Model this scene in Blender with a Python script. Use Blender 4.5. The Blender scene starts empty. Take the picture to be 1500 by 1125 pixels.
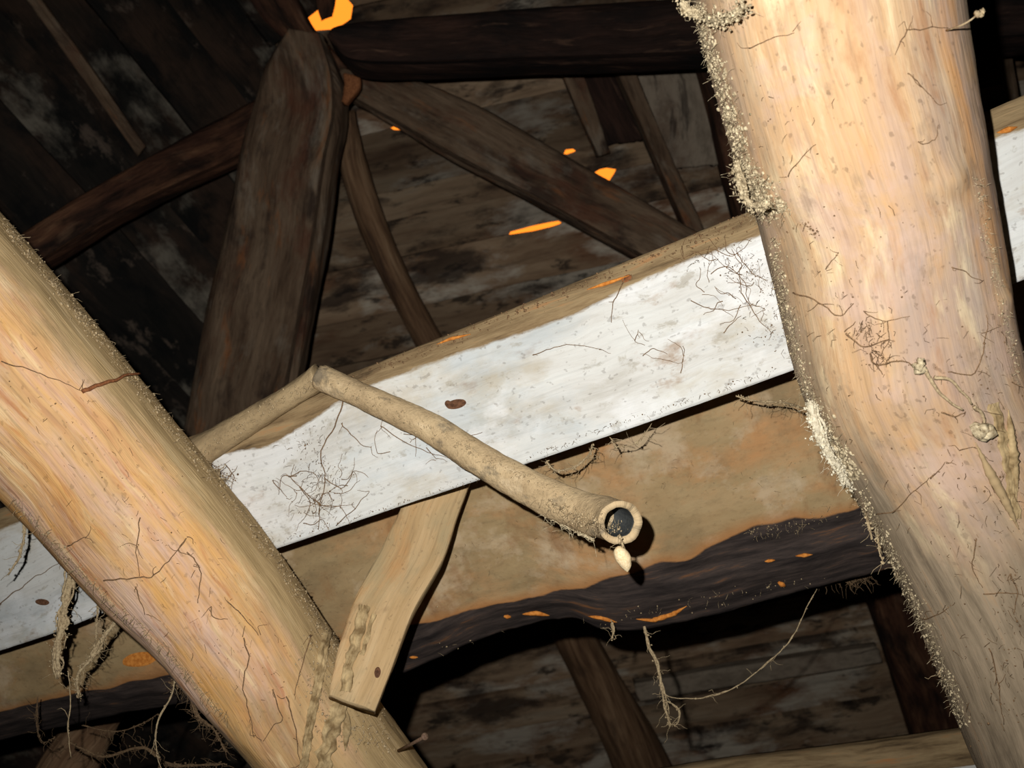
import bpy, math, random
from mathutils import Vector, Matrix, noise
from mathutils.bvhtree import BVHTree
random.seed(7)
F = 1472.0
# ------------------------------------------------------------------ camera, sky, flash, exposure
sc = bpy.context.scene
COL = sc.collection
cam_d = bpy.data.cameras.new('camera'); cam = bpy.data.objects.new('camera', cam_d); COL.objects.link(cam)
M = Matrix.Translation((0, 0, 1.6)) @ Matrix.Rotation(math.radians(102), 4, 'X') @ Matrix.Rotation(math.radians(-9), 4, 'Z')
cam.matrix_world = M
cam_d.sensor_width = 36; cam_d.lens = F / 1500 * 36; cam_d.clip_start = .02
cam_d.dof.use_dof = True; cam_d.dof.focus_distance = 1.15; cam_d.dof.aperture_fstop = 8.0
sc.camera = cam
sc.view_settings.view_transform = 'Standard'; sc.view_settings.look = 'None'
sc.view_settings.exposure = 0; sc.view_settings.gamma = 1; sc.view_settings.use_curve_mapping = False
w = bpy.data.worlds.new('world'); sc.world = w; w.use_nodes = True
w.node_tree.nodes['Background'].inputs[0].default_value = (1.0, .25, .02, 1)      # low evening sun sky outside the roof
w.node_tree.nodes['Background'].inputs[1].default_value = 1.7
fl = bpy.data.lights.new('camera_flash', 'SPOT'); fl.energy = 80; fl.shadow_soft_size = .006
fl.spot_size = math.radians(116); fl.spot_blend = 1.0; fl.color = (1.0, .985, .96)
flo = bpy.data.objects.new('camera_flash', fl); COL.objects.link(flo)
flo.matrix_world = M @ Matrix.Translation((-.055, .058, 0.0)) @ Matrix.Rotation(math.radians(3), 4, 'X') @ Matrix.Rotation(math.radians(-4), 4, 'Y')

# ------------------------------------------------------------------ helpers
def C3(px, py, d): return Vector(((px-750)/F*d, -(py-562.5)/F*d, -d))
def P(px, py, d): return M @ C3(px, py, d)
CAMP = M.translation.copy()
def lerp(a, b, t): return a + (b-a)*t
def nz(x, y, z): return noise.noise(Vector((x, y, z)))
def fb(x, y, z): return nz(x, y, z) + .5*nz(2.1*x, 2.1*y, 2.1*z+5) + .25*nz(4.3*x, 4.3*y, 4.3*z+9)

def mesh(name, V, Fc, mat, parent=None, uv=None, mask=None, smooth=True):
    me = bpy.data.meshes.new(name); me.from_pydata(V, [], Fc)
    if uv:
        l = me.uv_layers.new(name='UVMap'); arr = [0.0]*(2*len(me.loops)); vi = [0]*len(me.loops)
        me.loops.foreach_get('vertex_index', vi)
        for i, v in enumerate(vi): arr[2*i], arr[2*i+1] = uv[v]
        l.data.foreach_set('uv', arr)
    if mask:
        a = me.attributes.new('mask', 'FLOAT', 'POINT'); a.data.foreach_set('value', mask)
    if smooth: me.polygons.foreach_set('use_smooth', [True]*len(me.polygons))
    me.materials.append(mat); me.update()
    o = bpy.data.objects.new(name, me); COL.objects.link(o)
    if parent is not None: o.parent = parent
    return o
def tag(o, label, cat, group=None):
    o['label'] = label; o['category'] = cat
    if group: o['group'] = group
    return o
def thing(name, loc, label, cat, group=None):
    e = bpy.data.objects.new(name, None); e.empty_display_size = .05; COL.objects.link(e)
    e.matrix_world = Matrix.Translation(loc); return tag(e, label, cat, group)
def into(root, o):
    # geometry is written in world space; keep it in place under the root
    o.parent = root; o.matrix_parent_inverse = root.matrix_world.inverted(); return o
def structure(o): o['kind'] = 'structure'; return o
def stuff(o): o['kind'] = 'stuff'; return o

ROUND = None
def prof_points(poly, n, hw, ht):
    """points (a,b) around a section in units of half width / half thickness, perimeter position in m"""
    out = []
    if poly is None:
        for i in range(n):
            t = 2*math.pi*i/n; out.append((math.cos(t), math.sin(t), (hw+ht)/2*t))
        return out
    L = []; tot = 0
    for i in range(len(poly)):
        p, q = poly[i], poly[(i+1) % len(poly)]
        l = math.hypot((p[0]-q[0])*hw, (p[1]-q[1])*ht); L.append((tot, l, p, q)); tot += l
    for k in range(n):
        s = tot*k/n
        for (t0, l, p, q) in L:
            if t0 <= s <= t0+l+1e-9:
                f = (s-t0)/max(l, 1e-9); out.append((lerp(p[0], q[0], f), lerp(p[1], q[1], f), s)); break
    return out
BOX = [(-.97, 1), (.97, 1), (1, .9), (1, -1), (-1, -1), (-1, .9)]
HEWN = [(-.8, 1), (.8, 1), (1, .6), (1, -.7), (.7, -1), (-.7, -1), (-1, -.7), (-1, .6)]

def cat(pts, t):
    n = len(pts)-1; x = t*n; i = min(int(x), n-1); f = x-i
    p0, p1, p2, p3 = pts[max(i-1, 0)], pts[i], pts[i+1], pts[min(i+2, n)]
    return [.5*((2*b) + (-a+c)*f + (2*a-5*b+4*c-d)*f*f + (-a+3*b-3*c+d)*f**3) for a, b, c, d in zip(p0, p1, p2, p3)]

def sweep(name, st, thick, mat, nu=60, nv=32, poly=ROUND, amp=.002, fs=14, stretch=.18, amp2=0, fs2=60, endj=.01,
          dispf=None, maskf=None, parent=None, seed=None, hollow=0, linear=False):
    """a timber: st = stations (ax,ay,bx,by,depth): its two edges; thick = half thickness in m (None: as wide as deep)"""
    seed = random.random()*100 if seed is None else seed
    rings = []
    for i in range(nu+1):
        t = i/nu
        if linear:
            x = t*(len(st)-1); k = min(int(x), len(st)-2); s = [lerp(a, b, x-k) for a, b in zip(st[k], st[k+1])]
        else: s = cat(st, t)
        A = P(s[0], s[1], s[4]); B = P(s[2], s[3], s[4]); rings.append((A, B, t))
    cen = [(a+b)/2 for a, b, _ in rings]
    V = []; UV = []; MK = []; Fc = []; u = 0
    per = None
    for i, (A, B, t) in enumerate(rings):
        c = cen[i]; tg = (cen[min(i+1, nu)]-cen[max(i-1, 0)]).normalized()
        sd = (A-B); hw = sd.length/2; sd.normalize()
        n = sd.cross(tg).normalized()
        if n.dot(CAMP-c) < 0: n = -n
        ht = hw if thick is None else (thick(t) if callable(thick) else thick)
        if i: u += (c-cen[i-1]).length
        for j, (a, b, s_) in enumerate(prof_points(poly, nv, hw, ht)):
            x, y = a*hw, b*ht
            r = Vector((a, b)).normalized() if poly is None else Vector((a**5, b**5)).normalized()
            d = amp*fb(x*fs, y*fs, u*fs*stretch+seed) + (amp2*fb(x*fs2, y*fs2, u*fs2*.35+seed) if amp2 else 0)
            if dispf: d += dispf(t, a, b, u)
            e = 0
            if i == 0: e = -endj*abs(fb(x*40, y*40, seed))
            if i == nu: e = endj*abs(fb(x*40, y*40, seed+3))
            V.append(c + sd*(x+r.x*d) + n*(y+r.y*d) + tg*e); UV.append((u, s_))
            MK.append(maskf(t, a, b, u) if maskf else 0.0)
    for i in range(nu):
        for j in range(nv):
            k = (j+1) % nv; Fc.append((i*nv+j, i*nv+k, (i+1)*nv+k, (i+1)*nv+j))
    Fc.append(tuple(range(nv-1, -1, -1)))
    if not hollow: Fc.append(tuple(nu*nv+j for j in range(nv)))
    else:
        tg = (cen[-1]-cen[-2]).normalized(); base = nu*nv; prev = base
        for q, (f, back) in enumerate(((.72, 0), (.66, .01), (.62, .08))):
            st0 = len(V)
            for j in range(nv):
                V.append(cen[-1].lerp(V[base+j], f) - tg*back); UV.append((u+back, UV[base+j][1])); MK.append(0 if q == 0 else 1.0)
            for j in range(nv):
                k = (j+1) % nv; Fc.append((prev+j, prev+k, st0+k, st0+j))
            prev = st0
        Fc.append(tuple(prev+j for j in range(nv)))
    o = mesh(name, V, Fc, mat, None, UV, MK if (maskf or hollow) else None)
    if parent is not None: into(parent, o)
    return o

BV = {}
def bvh(o):
    if o.name not in BV:
        BV[o.name] = BVHTree.FromPolygons([v.co.copy() for v in o.data.vertices], [tuple(p.vertices) for p in o.data.polygons])
    return BV[o.name]
def hit(o, px, py):
    d = (P(px, py, 1)-CAMP).normalized(); r = bvh(o).ray_cast(CAMP, d)
    return (r[0], r[1] if r[1].dot(d) < 0 else -r[1]) if r[0] else (None, None)

class MB:
    def __init__(s): s.V = []; s.F = []
    def tube(s, pts, r, n=4, taper=.3):
        if len(pts) < 2: return
        b0 = len(s.V); m = len(pts)-1
        for i, p in enumerate(pts):
            t = (pts[min(i+1, m)]-pts[max(i-1, 0)])
            if t.length < 1e-7: t = Vector((0, 0, 1))
            t.normalize(); x = t.cross(Vector((.3, .5, .81))).normalized(); y = t.cross(x)
            rr = (r[i] if isinstance(r, list) else r*lerp(1, taper, i/m))
            for j in range(n):
                a = 2*math.pi*j/n; s.V.append(p+x*math.cos(a)*rr+y*math.sin(a)*rr)
        for i in range(m):
            for j in range(n):
                k = (j+1) % n; s.F.append((b0+i*n+j, b0+i*n+k, b0+(i+1)*n+k, b0+(i+1)*n+j))
        s.F.append(tuple(b0+j for j in range(n-1, -1, -1))); s.F.append(tuple(b0+m*n+j for j in range(n)))
    def lump(s, c, r, rx=1, axis=None):
        b0 = len(s.V); rows = 3; n = 5; ph = random.random()*6
        sc_ = (random.uniform(.4, 1.6), random.uniform(.4, 1.6), random.uniform(.5, 1.5))
        s.V.append(c+Vector((0, 0, r*sc_[2])))
        for i in range(1, rows):
            th = math.pi*i/rows
            for j in range(n):
                a = 2*math.pi*j/n+ph+i*.5; k = r*random.uniform(.75, 1.25)
                s.V.append(c+Vector((math.sin(th)*math.cos(a)*k*sc_[0], math.sin(th)*math.sin(a)*k*sc_[1], math.cos(th)*k*sc_[2])))
        s.V.append(c-Vector((0, 0, r*sc_[2])))
        for j in range(n):
            k = (j+1) % n; s.F.append((b0, b0+1+j, b0+1+k)); s.F.append((b0+1+j, b0+1+n+j, b0+1+n+k, b0+1+k)); s.F.append((b0+1+n+j, b0+1+2*n, b0+1+n+k))
    def build(s, name, mat, parent=None):
        o = mesh(name, s.V, s.F, mat)
        if parent is not None: into(parent, o)
        return o

def dens(poly, step):
    out = []
    for (a, b) in zip(poly, poly[1:]):
        L = math.hypot(a[0]-b[0], a[1]-b[1]); k = max(1, int(L/step))
        for i in range(k): out.append(tuple(lerp(x, y, i/k) for x, y in zip(a, b)))
    out.append(tuple(poly[-1])); return out
def on_strand(mb, o, poly, rpx, lift=1.0, wig=3.2, taper=.5, step=5):
    """a fibre that follows the surface of o"""
    pts = []; sd = random.random()*50
    if len(poly) > 2: poly = [tuple(cat(poly, i/(6*(len(poly)-1)))) for i in range(6*(len(poly)-1)+1)]
    for (x, y) in dens(poly, step):
        x += wig*fb(x*.05, y*.05, sd); y += wig*fb(x*.05, y*.05, sd+9)
        p, n = hit(o, x, y)
        if p is None: continue
        r = rpx/F*(p-CAMP).length; pts.append(p+n*r*lift)
    if len(pts) > 1: mb.tube(pts, rpx/F*(pts[0]-CAMP).length, 5, taper)
def air_strand(mb, poly, rpx, wig=1.5, step=7, taper=.6, n=5):
    """poly of (px,py,d)"""
    sd = random.random()*90; pts = []; rr = []
    pl = dens(poly, step)
    for i, (x, y, d) in enumerate(pl):
        x += wig*fb(y*.04, x*.04, sd); y += wig*fb(y*.04, x*.04, sd+7); d += .002*fb(x*.03, y*.03, sd+4)
        pts.append(P(x, y, d)); rr.append(rpx/F*d*(1+.45*nz(i*.45, sd, 0))*lerp(1, taper, i/max(1, len(pl)-1)))
    mb.tube(pts, rr, n)
def fluff(name, poly, wpx, mat, hairs=14, lumps=40, parent=None):
    """lumpy hanging mass of dusty web: core, knots and loose threads; poly of (px,py,d)"""
    mb = MB(); pl = dens([tuple(cat(poly, i/(5*(len(poly)-1)))) for i in range(5*(len(poly)-1)+1)], 3); n = len(pl)
    air_strand(mb, pl, wpx*.20, wig=2.0, step=4, taper=.6, n=7)
    for _ in range(max(2, int(wpx*.55))):        # intertwined strands
        a, b = sorted((random.random(), random.random()))
        if b-a < .35: a, b = max(0, a-.25), min(1, b+.25)
        seg = pl[int(a*(n-1)):int(b*(n-1))+1]
        if len(seg) < 3: continue
        ph = random.random()*50; q = [(x+wpx*.55*fb(i*.06, ph, 0), y+wpx*.3*fb(i*.06, ph, 5), d+.0015*nz(i*.1, ph, 9)) for i, (x, y, d) in enumerate(seg)]
        air_strand(mb, q, wpx*random.uniform(.05, .12)+.35, wig=1.0, step=5, taper=.5, n=5)
    for _ in range(int(lumps*1.3)):
        x, y, d = random.choice(pl); mb.lump(P(x+random.gauss(0, wpx*.24), y+random.gauss(0, wpx*.24), d+random.gauss(0, .0015)), random.uniform(.0006, .0017))
    for _ in range(int(hairs*1.3)):
        x, y, d = pl[random.randrange(n)]; L = random.uniform(8, 30); a = random.gauss(math.pi/2, 1.2); q = [(x, y, d)]
        for k in range(4):
            a += random.gauss(0, .5); q.append((q[-1][0]+L*.25*math.cos(a), q[-1][1]+L*.25*math.sin(a), d-.001*k))
        air_strand(mb, q, random.uniform(.3, .6), wig=.8, step=4, n=3)
    return mb.build(name, mat, parent)
def crust(mb, o, poly, width, n, rmin, rmax, hair=0, hl=10):
    """grains and short fibres of dirt stuck on a surface along a pixel line"""
    pl = dens(poly, 3)
    for _ in range(n):
        x, y = random.choice(pl); p, nn = hit(o, x+random.gauss(0, width), y+random.gauss(0, width*.6))
        if p is not None: mb.lump(p+nn*.0004, rmin+(rmax-rmin)*random.random()**2.2*.8)
    for _ in range(hair):
        x, y = random.choice(pl); p, nn = hit(o, x+random.gauss(0, width), y+random.gauss(0, width*.6))
        if p is None: continue
        d = (Vector((random.gauss(0, 1), random.gauss(0, 1), random.gauss(-.4, 1))) + nn*1.2).normalized()
        L = random.uniform(.3, 1.3)*hl/F; q = p+d*L*.5; e = q+(d+Vector((random.gauss(0, .8), random.gauss(0, .8), -.5))).normalized()*L*.5
        mb.tube([p, q, e], random.uniform(.00018, .0004), 3, .5)

# ------------------------------------------------------------------ materials
def lin(c): return tuple(((v/255/12.92) if v/255 <= .04045 else ((v/255+.055)/1.055)**2.4) for v in c)+(1,)
def base(name):
    m = bpy.data.materials.new(name); m.use_nodes = True; nt = m.node_tree; b = nt.nodes['Principled BSDF']
    b.inputs['Roughness'].default_value = .85; b.inputs['Specular IOR Level'].default_value = .15
    return m, nt, b
def N(nt, t, **k):
    n = nt.nodes.new(t)
    for a, v in k.items(): setattr(n, a, v)
    return n
def ramp(nt, src, stops):
    r = N(nt, 'ShaderNodeValToRGB'); e = r.color_ramp.elements
    while len(e) < len(stops): e.new(.5)
    for i, (p, c) in enumerate(stops): e[i].position = p; e[i].color = c if len(c) == 4 else tuple(c)+(1,)
    nt.links.new(src, r.inputs[0]); return r.outputs[0]
def g(v): return (v, v, v, 1)
def mixc(nt, f, a, b, mode='MIX'):
    m = N(nt, 'ShaderNodeMix', data_type='RGBA', blend_type=mode)
    for s, v in ((m.inputs[0], f), (m.inputs[6], a), (m.inputs[7], b)):
        if hasattr(v, 'links'): nt.links.new(v, s)
        else: s.default_value = v
    return m.outputs[2]
def noise_n(nt, vec, scale, detail=4, rough=.6, dist=0):
    n = N(nt, 'ShaderNodeTexNoise'); n.inputs['Scale'].default_value = scale; n.inputs['Detail'].default_value = detail
    n.inputs['Roughness'].default_value = rough; n.inputs['Distortion'].default_value = dist; nt.links.new(vec, n.inputs['Vector']); return n.outputs['Fac']
def stretched(nt, su, sv, warp=.0):
    tc = N(nt, 'ShaderNodeTexCoord'); oi = N(nt, 'ShaderNodeObjectInfo')
    vm = N(nt, 'ShaderNodeVectorMath', operation='MULTIPLY'); vm.inputs[1].default_value = (su, sv, 1)
    src = tc.outputs['UV']
    if warp:
        wn = N(nt, 'ShaderNodeTexNoise'); wn.inputs['Scale'].default_value = 5; wn.inputs['Detail'].default_value = 2; nt.links.new(src, wn.inputs['Vector'])
        s = N(nt, 'ShaderNodeVectorMath', operation='SCALE'); s.inputs['Scale'].default_value = warp; nt.links.new(wn.outputs['Color'], s.inputs[0])
        a = N(nt, 'ShaderNodeVectorMath', operation='ADD'); nt.links.new(src, a.inputs[0]); nt.links.new(s.outputs[0], a.inputs[1]); src = a.outputs[0]
    nt.links.new(src, vm.inputs[0])
    off = N(nt, 'ShaderNodeVectorMath', operation='ADD'); cb = N(nt, 'ShaderNodeCombineXYZ')
    mu = N(nt, 'ShaderNodeMath', operation='MULTIPLY'); mu.inputs[1].default_value = 37; nt.links.new(oi.outputs['Random'], mu.inputs[0])
    for i in (0, 2): nt.links.new(mu.outputs[0], cb.inputs[i])
    nt.links.new(vm.outputs[0], off.inputs[0]); nt.links.new(cb.outputs[0], off.inputs[1]); return off.outputs[0]
def bumpn(nt, b, h, strength, dist, prev=None):
    bp = N(nt, 'ShaderNodeBump'); bp.inputs['Strength'].default_value = strength; bp.inputs['Distance'].default_value = dist
    nt.links.new(h, bp.inputs['Height'])
    if prev is not None: nt.links.new(prev, bp.inputs['Normal'])
    nt.links.new(bp.outputs[0], b.inputs['Normal']); return bp.outputs[0]

def wood(name, cols, streak=(3, 34), fine=(14, 260), blotch=(), finec=.35, bump=.5, bdist=.003, warp=.02, vary=0, maskcol=None, maskn=(60, .35), speck=0, soft=.03, edgecol=None):
    """cols: ramp colours across the grain; blotch: (colour, scale_u, scale_v, lo, hi, strength)"""
    m, nt, b = base(name)
    s1 = noise_n(nt, stretched(nt, *streak, warp), 1, 5, .65)
    k = len(cols); c = ramp(nt, s1, [(.3+.42*i/(k-1), x) for i, x in enumerate(cols)])
    for (bc, su, sv, lo, hi, stg) in blotch:
        f = ramp(nt, noise_n(nt, stretched(nt, su, sv, .05), 1, 6, .65), [(lo, g(0)), (hi, g(stg))])
        c = mixc(nt, f, c, bc)
    fn = noise_n(nt, stretched(nt, *fine, warp*.5), 1, 3, .7)
    c = mixc(nt, finec, c, ramp(nt, fn, [(.3, g(.35)), (.5, g(.95)), (.7, g(1))]), 'MULTIPLY')
    if speck:
        sp = ramp(nt, noise_n(nt, stretched(nt, 120, 150), 1, 2, .5), [(.64, g(0)), (.7, g(speck))]); c = mixc(nt, sp, c, lin((70, 52, 38)))
    if vary:
        oi = N(nt, 'ShaderNodeObjectInfo'); c = mixc(nt, 1.0, c, ramp(nt, oi.outputs['Random'], [(0, g(1-vary)), (1, g(1))]), 'MULTIPLY')
    h = fn
    if maskcol is not None:
        at = N(nt, 'ShaderNodeAttribute', attribute_name='mask'); nn = noise_n(nt, stretched(nt, maskn[0]*.35, maskn[0], .03), 1, 6, .7)
        ad = N(nt, 'ShaderNodeMath', operation='MULTIPLY_ADD'); nt.links.new(nn, ad.inputs[0]); ad.inputs[1].default_value = maskn[1]
        nt.links.new(at.outputs['Fac'], ad.inputs[2])
        f = ramp(nt, ad.outputs[0], [(.5+maskn[1]/2-soft, g(0)), (.5+maskn[1]/2+soft, g(1))])
        if edgecol is not None:     # a rusty stain borders the dark face
            e = ramp(nt, ad.outputs[0], [(.12, g(0)), (.62, g(.85))]); c = mixc(nt, e, c, edgecol)
        s2 = noise_n(nt, stretched(nt, 9, 70, .03), 1, 5, .7)
        kk = len(maskcol); c = mixc(nt, f, c, ramp(nt, s2, [(.32+.4*i/(kk-1), x) for i, x in enumerate(maskcol)]))
    nt.links.new(c, b.inputs['Base Color'])
    p = bumpn(nt, b, s1, bump, bdist*2)
    bumpn(nt, b, h, bump, bdist, p)
    return m

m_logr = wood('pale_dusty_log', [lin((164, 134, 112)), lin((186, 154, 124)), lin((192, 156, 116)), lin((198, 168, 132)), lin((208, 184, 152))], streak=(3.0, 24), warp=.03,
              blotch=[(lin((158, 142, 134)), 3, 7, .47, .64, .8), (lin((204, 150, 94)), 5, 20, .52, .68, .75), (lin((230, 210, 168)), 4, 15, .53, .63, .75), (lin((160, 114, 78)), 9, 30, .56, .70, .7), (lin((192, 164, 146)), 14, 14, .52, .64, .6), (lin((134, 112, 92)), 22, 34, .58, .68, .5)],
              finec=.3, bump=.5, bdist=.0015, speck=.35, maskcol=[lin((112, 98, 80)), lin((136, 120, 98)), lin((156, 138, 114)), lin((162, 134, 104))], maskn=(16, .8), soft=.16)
m_logl = wood('orange_barked_log', [lin((180, 132, 96)), lin((202, 154, 106)), lin((216, 172, 118)), lin((212, 168, 134)), lin((226, 190, 142))], streak=(3.5, 40), warp=.03,
              blotch=[(lin((212, 180, 160)), 4, 14, .48, .62, .85), (lin((216, 160, 84)), 4, 18, .51, .66, .75), (lin((168, 148, 116)), 3, 7, .52, .68, .6), (lin((176, 108, 62)), 8, 60, .56, .68, .65), (lin((234, 204, 156)), 7, 48, .56, .66, .7)],
              finec=.42, bump=.6, bdist=.002, maskcol=[lin((150, 126, 88)), lin((174, 148, 106)), lin((192, 168, 128))], maskn=(22, .7), speck=.25, soft=.12)
m_plank = wood('whitewashed_wood', [lin((182, 174, 156)), lin((206, 200, 184)), lin((215, 211, 198)), lin((219, 217, 207))], streak=(5, 14), warp=.07,
               blotch=[(lin((174, 154, 120)), 5, 8, .53, .60, .8), (lin((146, 116, 86)), 11, 20, .60, .67, .7), (lin((178, 184, 184)), 4, 9, .52, .62, .55), (lin((228, 228, 224)), 6, 10, .51, .60, .8), (lin((150, 138, 112)), 30, 44, .58, .66, .6)],
               finec=.18, bump=.6, bdist=.002, maskcol=[lin((84, 68, 48)), lin((128, 106, 76)), lin((150, 128, 94)), lin((166, 120, 78))], maskn=(30, .5), speck=.35, soft=.06)
m_plank = wood('whitewashed_wood', [lin((186, 182, 172)), lin((205, 203, 196)), lin((212, 212, 206)), lin((218, 218, 214))], streak=(5, 20), warp=.06,
               blotch=[(lin((176, 162, 134)), 8, 13, .50, .66, .6), (lin((150, 118, 86)), 14, 26, .60, .70, .6), (lin((176, 186, 190)), 4, 9, .50, .64, .5), (lin((228, 228, 226)), 6, 10, .52, .62, .6), (lin((150, 140, 120)), 30, 50, .60, .68, .5)],
               finec=.16, bump=.5, bdist=.002, maskcol=[lin((84, 68, 48)), lin((128, 106, 76)), lin((150, 128, 94)), lin((166, 120, 78))], maskn=(30, .5), speck=.3, soft=.05)
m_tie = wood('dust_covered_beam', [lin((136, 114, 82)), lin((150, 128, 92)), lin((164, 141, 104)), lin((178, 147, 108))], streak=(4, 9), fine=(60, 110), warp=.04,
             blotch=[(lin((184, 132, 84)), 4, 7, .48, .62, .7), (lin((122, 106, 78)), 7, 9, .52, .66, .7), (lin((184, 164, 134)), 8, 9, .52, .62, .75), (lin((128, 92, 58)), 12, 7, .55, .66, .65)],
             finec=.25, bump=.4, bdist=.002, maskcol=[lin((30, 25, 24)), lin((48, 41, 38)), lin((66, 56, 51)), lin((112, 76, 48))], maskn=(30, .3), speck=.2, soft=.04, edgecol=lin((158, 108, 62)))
m_brace = wood('bare_tan_board', [lin((156, 130, 94)), lin((176, 146, 104)), lin((190, 160, 118)), lin((198, 172, 132))], streak=(3, 30),
               blotch=[(lin((158, 142, 108)), 6, 10, .48, .66, .85), (lin((188, 136, 84)), 6, 16, .56, .70, .6), (lin((130, 100, 70)), 10, 12, .6, .7, .6)], finec=.3, speck=.25)
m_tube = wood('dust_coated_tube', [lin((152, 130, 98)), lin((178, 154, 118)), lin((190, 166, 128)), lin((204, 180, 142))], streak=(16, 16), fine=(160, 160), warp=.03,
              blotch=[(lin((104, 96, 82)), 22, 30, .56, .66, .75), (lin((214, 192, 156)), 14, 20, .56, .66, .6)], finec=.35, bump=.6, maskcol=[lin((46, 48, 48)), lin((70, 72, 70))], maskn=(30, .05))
m_pole = wood('dusty_pole_wood', [lin((132, 112, 82)), lin((158, 136, 102)), lin((172, 150, 114))], streak=(10, 20), fine=(90, 160), finec=.3,
              blotch=[(lin((118, 100, 74)), 12, 20, .55, .66, .8)])
m_dark = wood('dark_post_wood', [lin((62, 46, 34)), lin((94, 75, 58)), lin((112, 93, 74)), lin((128, 106, 84))], streak=(4, 24), fine=(10, 140), finec=.5, bump=.9, bdist=.005,
              blotch=[(lin((138, 88, 52)), 6, 24, .57, .68, .75), (lin((50, 38, 31)), 6, 12, .51, .64, .85), (lin((132, 120, 104)), 7, 14, .54, .66, .6), (lin((90, 54, 38)), 5, 9, .52, .66, .7)], warp=.05)
m_red = wood('red_brown_timber', [lin((38, 24, 18)), lin((66, 42, 31)), lin((92, 62, 44)), lin((120, 88, 64))], streak=(4, 26), fine=(10, 130), finec=.5, bump=.9, bdist=.005,
             blotch=[(lin((24, 18, 15)), 5, 14, .48, .62, .85), (lin((110, 84, 64)), 8, 30, .58, .68, .5)], warp=.05)
m_black = wood('near_black_beam', [lin((24, 16, 13)), lin((42, 28, 22)), lin((66, 45, 36))], streak=(3, 18), fine=(8, 100), finec=.5, bump=.9, bdist=.005,
               blotch=[(lin((12, 12, 12)), 3, 7, .45, .6, .85), (lin((112, 84, 66)), 5, 50, .60, .70, .6)], warp=.06)
m_poleb = wood('brown_pole', [lin((70, 50, 37)), lin((104, 78, 56)), lin((130, 102, 76)), lin((148, 122, 94))], streak=(4, 50), fine=(10, 220), finec=.5, bump=.7, warp=.02,
               blotch=[(lin((60, 44, 34)), 7, 20, .54, .68, .6)])
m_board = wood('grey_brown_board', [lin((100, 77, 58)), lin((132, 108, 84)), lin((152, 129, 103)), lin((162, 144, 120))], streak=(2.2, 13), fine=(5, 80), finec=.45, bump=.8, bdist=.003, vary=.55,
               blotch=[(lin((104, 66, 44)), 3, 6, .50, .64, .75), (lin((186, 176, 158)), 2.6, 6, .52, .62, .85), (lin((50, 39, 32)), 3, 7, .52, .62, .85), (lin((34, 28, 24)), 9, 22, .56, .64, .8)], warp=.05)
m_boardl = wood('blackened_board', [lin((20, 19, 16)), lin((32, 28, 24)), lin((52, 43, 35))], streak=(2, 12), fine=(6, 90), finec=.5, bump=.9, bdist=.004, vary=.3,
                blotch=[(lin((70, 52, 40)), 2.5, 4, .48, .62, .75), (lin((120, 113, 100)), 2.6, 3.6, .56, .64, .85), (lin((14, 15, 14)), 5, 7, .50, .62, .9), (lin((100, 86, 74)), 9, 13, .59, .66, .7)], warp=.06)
m_pale = wood('pale_grey_board', [lin((100, 88, 74)), lin((140, 127, 110)), lin((164, 154, 138))], streak=(5, 8), fine=(30, 60), finec=.45, bump=.7,
              blotch=[(lin((90, 70, 54)), 5, 8, .48, .62, .8), (lin((50, 42, 36)), 5, 30, .58, .66, .7)], warp=.05)
m_far = wood('old_dark_wall_wood', [lin((30, 26, 22)), lin((48, 41, 35)), lin((62, 54, 46))], streak=(1, 8))
def plain(name, c, c2=None, sc_=300, rough=.9):
    m, nt, b = base(name); b.inputs['Roughness'].default_value = rough
    tc = N(nt, 'ShaderNodeTexCoord'); f = noise_n(nt, tc.outputs['Object'], sc_, 3, .6)
    nt.links.new(ramp(nt, f, [(.35, lin(c)), (.65, lin(c2 or c))]), b.inputs['Base Color']); bumpn(nt, b, f, .5, .001); return m
m_web = plain('dusty_web', (140, 120, 92), (186, 166, 130))
m_webd = plain('brown_web', (84, 66, 48), (120, 98, 72))
m_fib = plain('dark_fibre', (92, 70, 50), (134, 106, 76))
m_crust = plain('pale_grit', (126, 110, 84), (206, 190, 156), 180)
m_white = plain('whitish_web', (176, 164, 138), (228, 218, 192), 200)
m_coco = plain('cream_cocoon', (214, 186, 140), (236, 216, 176), 500)
m_bark = plain('grey_bark', (118, 96, 64), (186, 162, 120), 70)
m_splint = plain('fresh_orange_splinter', (176, 104, 40), (216, 142, 66), 200)
m_knot = plain('dark_knot', (72, 48, 34), (112, 78, 56), 200)
m_nail = plain('rusty_nail_metal', (88, 66, 52), (120, 98, 80), 300, .6)
m_twig = plain('brown_twig_bark', (110, 66, 40), (150, 98, 62), 300)

# ------------------------------------------------------------------ large structure: attic shell and roof boarding
def slab(name, lo, hi):
    x0, y0, z0 = lo; x1, y1, z1 = hi
    V = [(x, y, z) for x in (x0, x1) for y in (y0, y1) for z in (z0, z1)]
    Fc = [(0, 1, 3, 2), (4, 6, 7, 5), (0, 4, 5, 1), (2, 3, 7, 6), (0, 2, 6, 4), (1, 5, 7, 3)]
    uv = [(v[0]+v[2], v[1]+v[2]*.5) for v in V]
    return structure(mesh(name, V, Fc, m_far, None, uv, None, False))
slab('floor', (-3.1, -2.1, -.1), (3.1, 5.6, 0))
slab('wall_left', (-3.2, -2.1, -.1), (-3.1, 5.6, 4.3))
slab('wall_right', (3.1, -2.1, -.1), (3.2, 5.6, 4.3))
slab('wall_rear', (-3.2, -2.2, -.1), (3.2, -2.1, 4.3))
slab('ceiling', (-3.2, -2.1, 4.2), (3.2, 3.0, 4.3))

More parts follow.
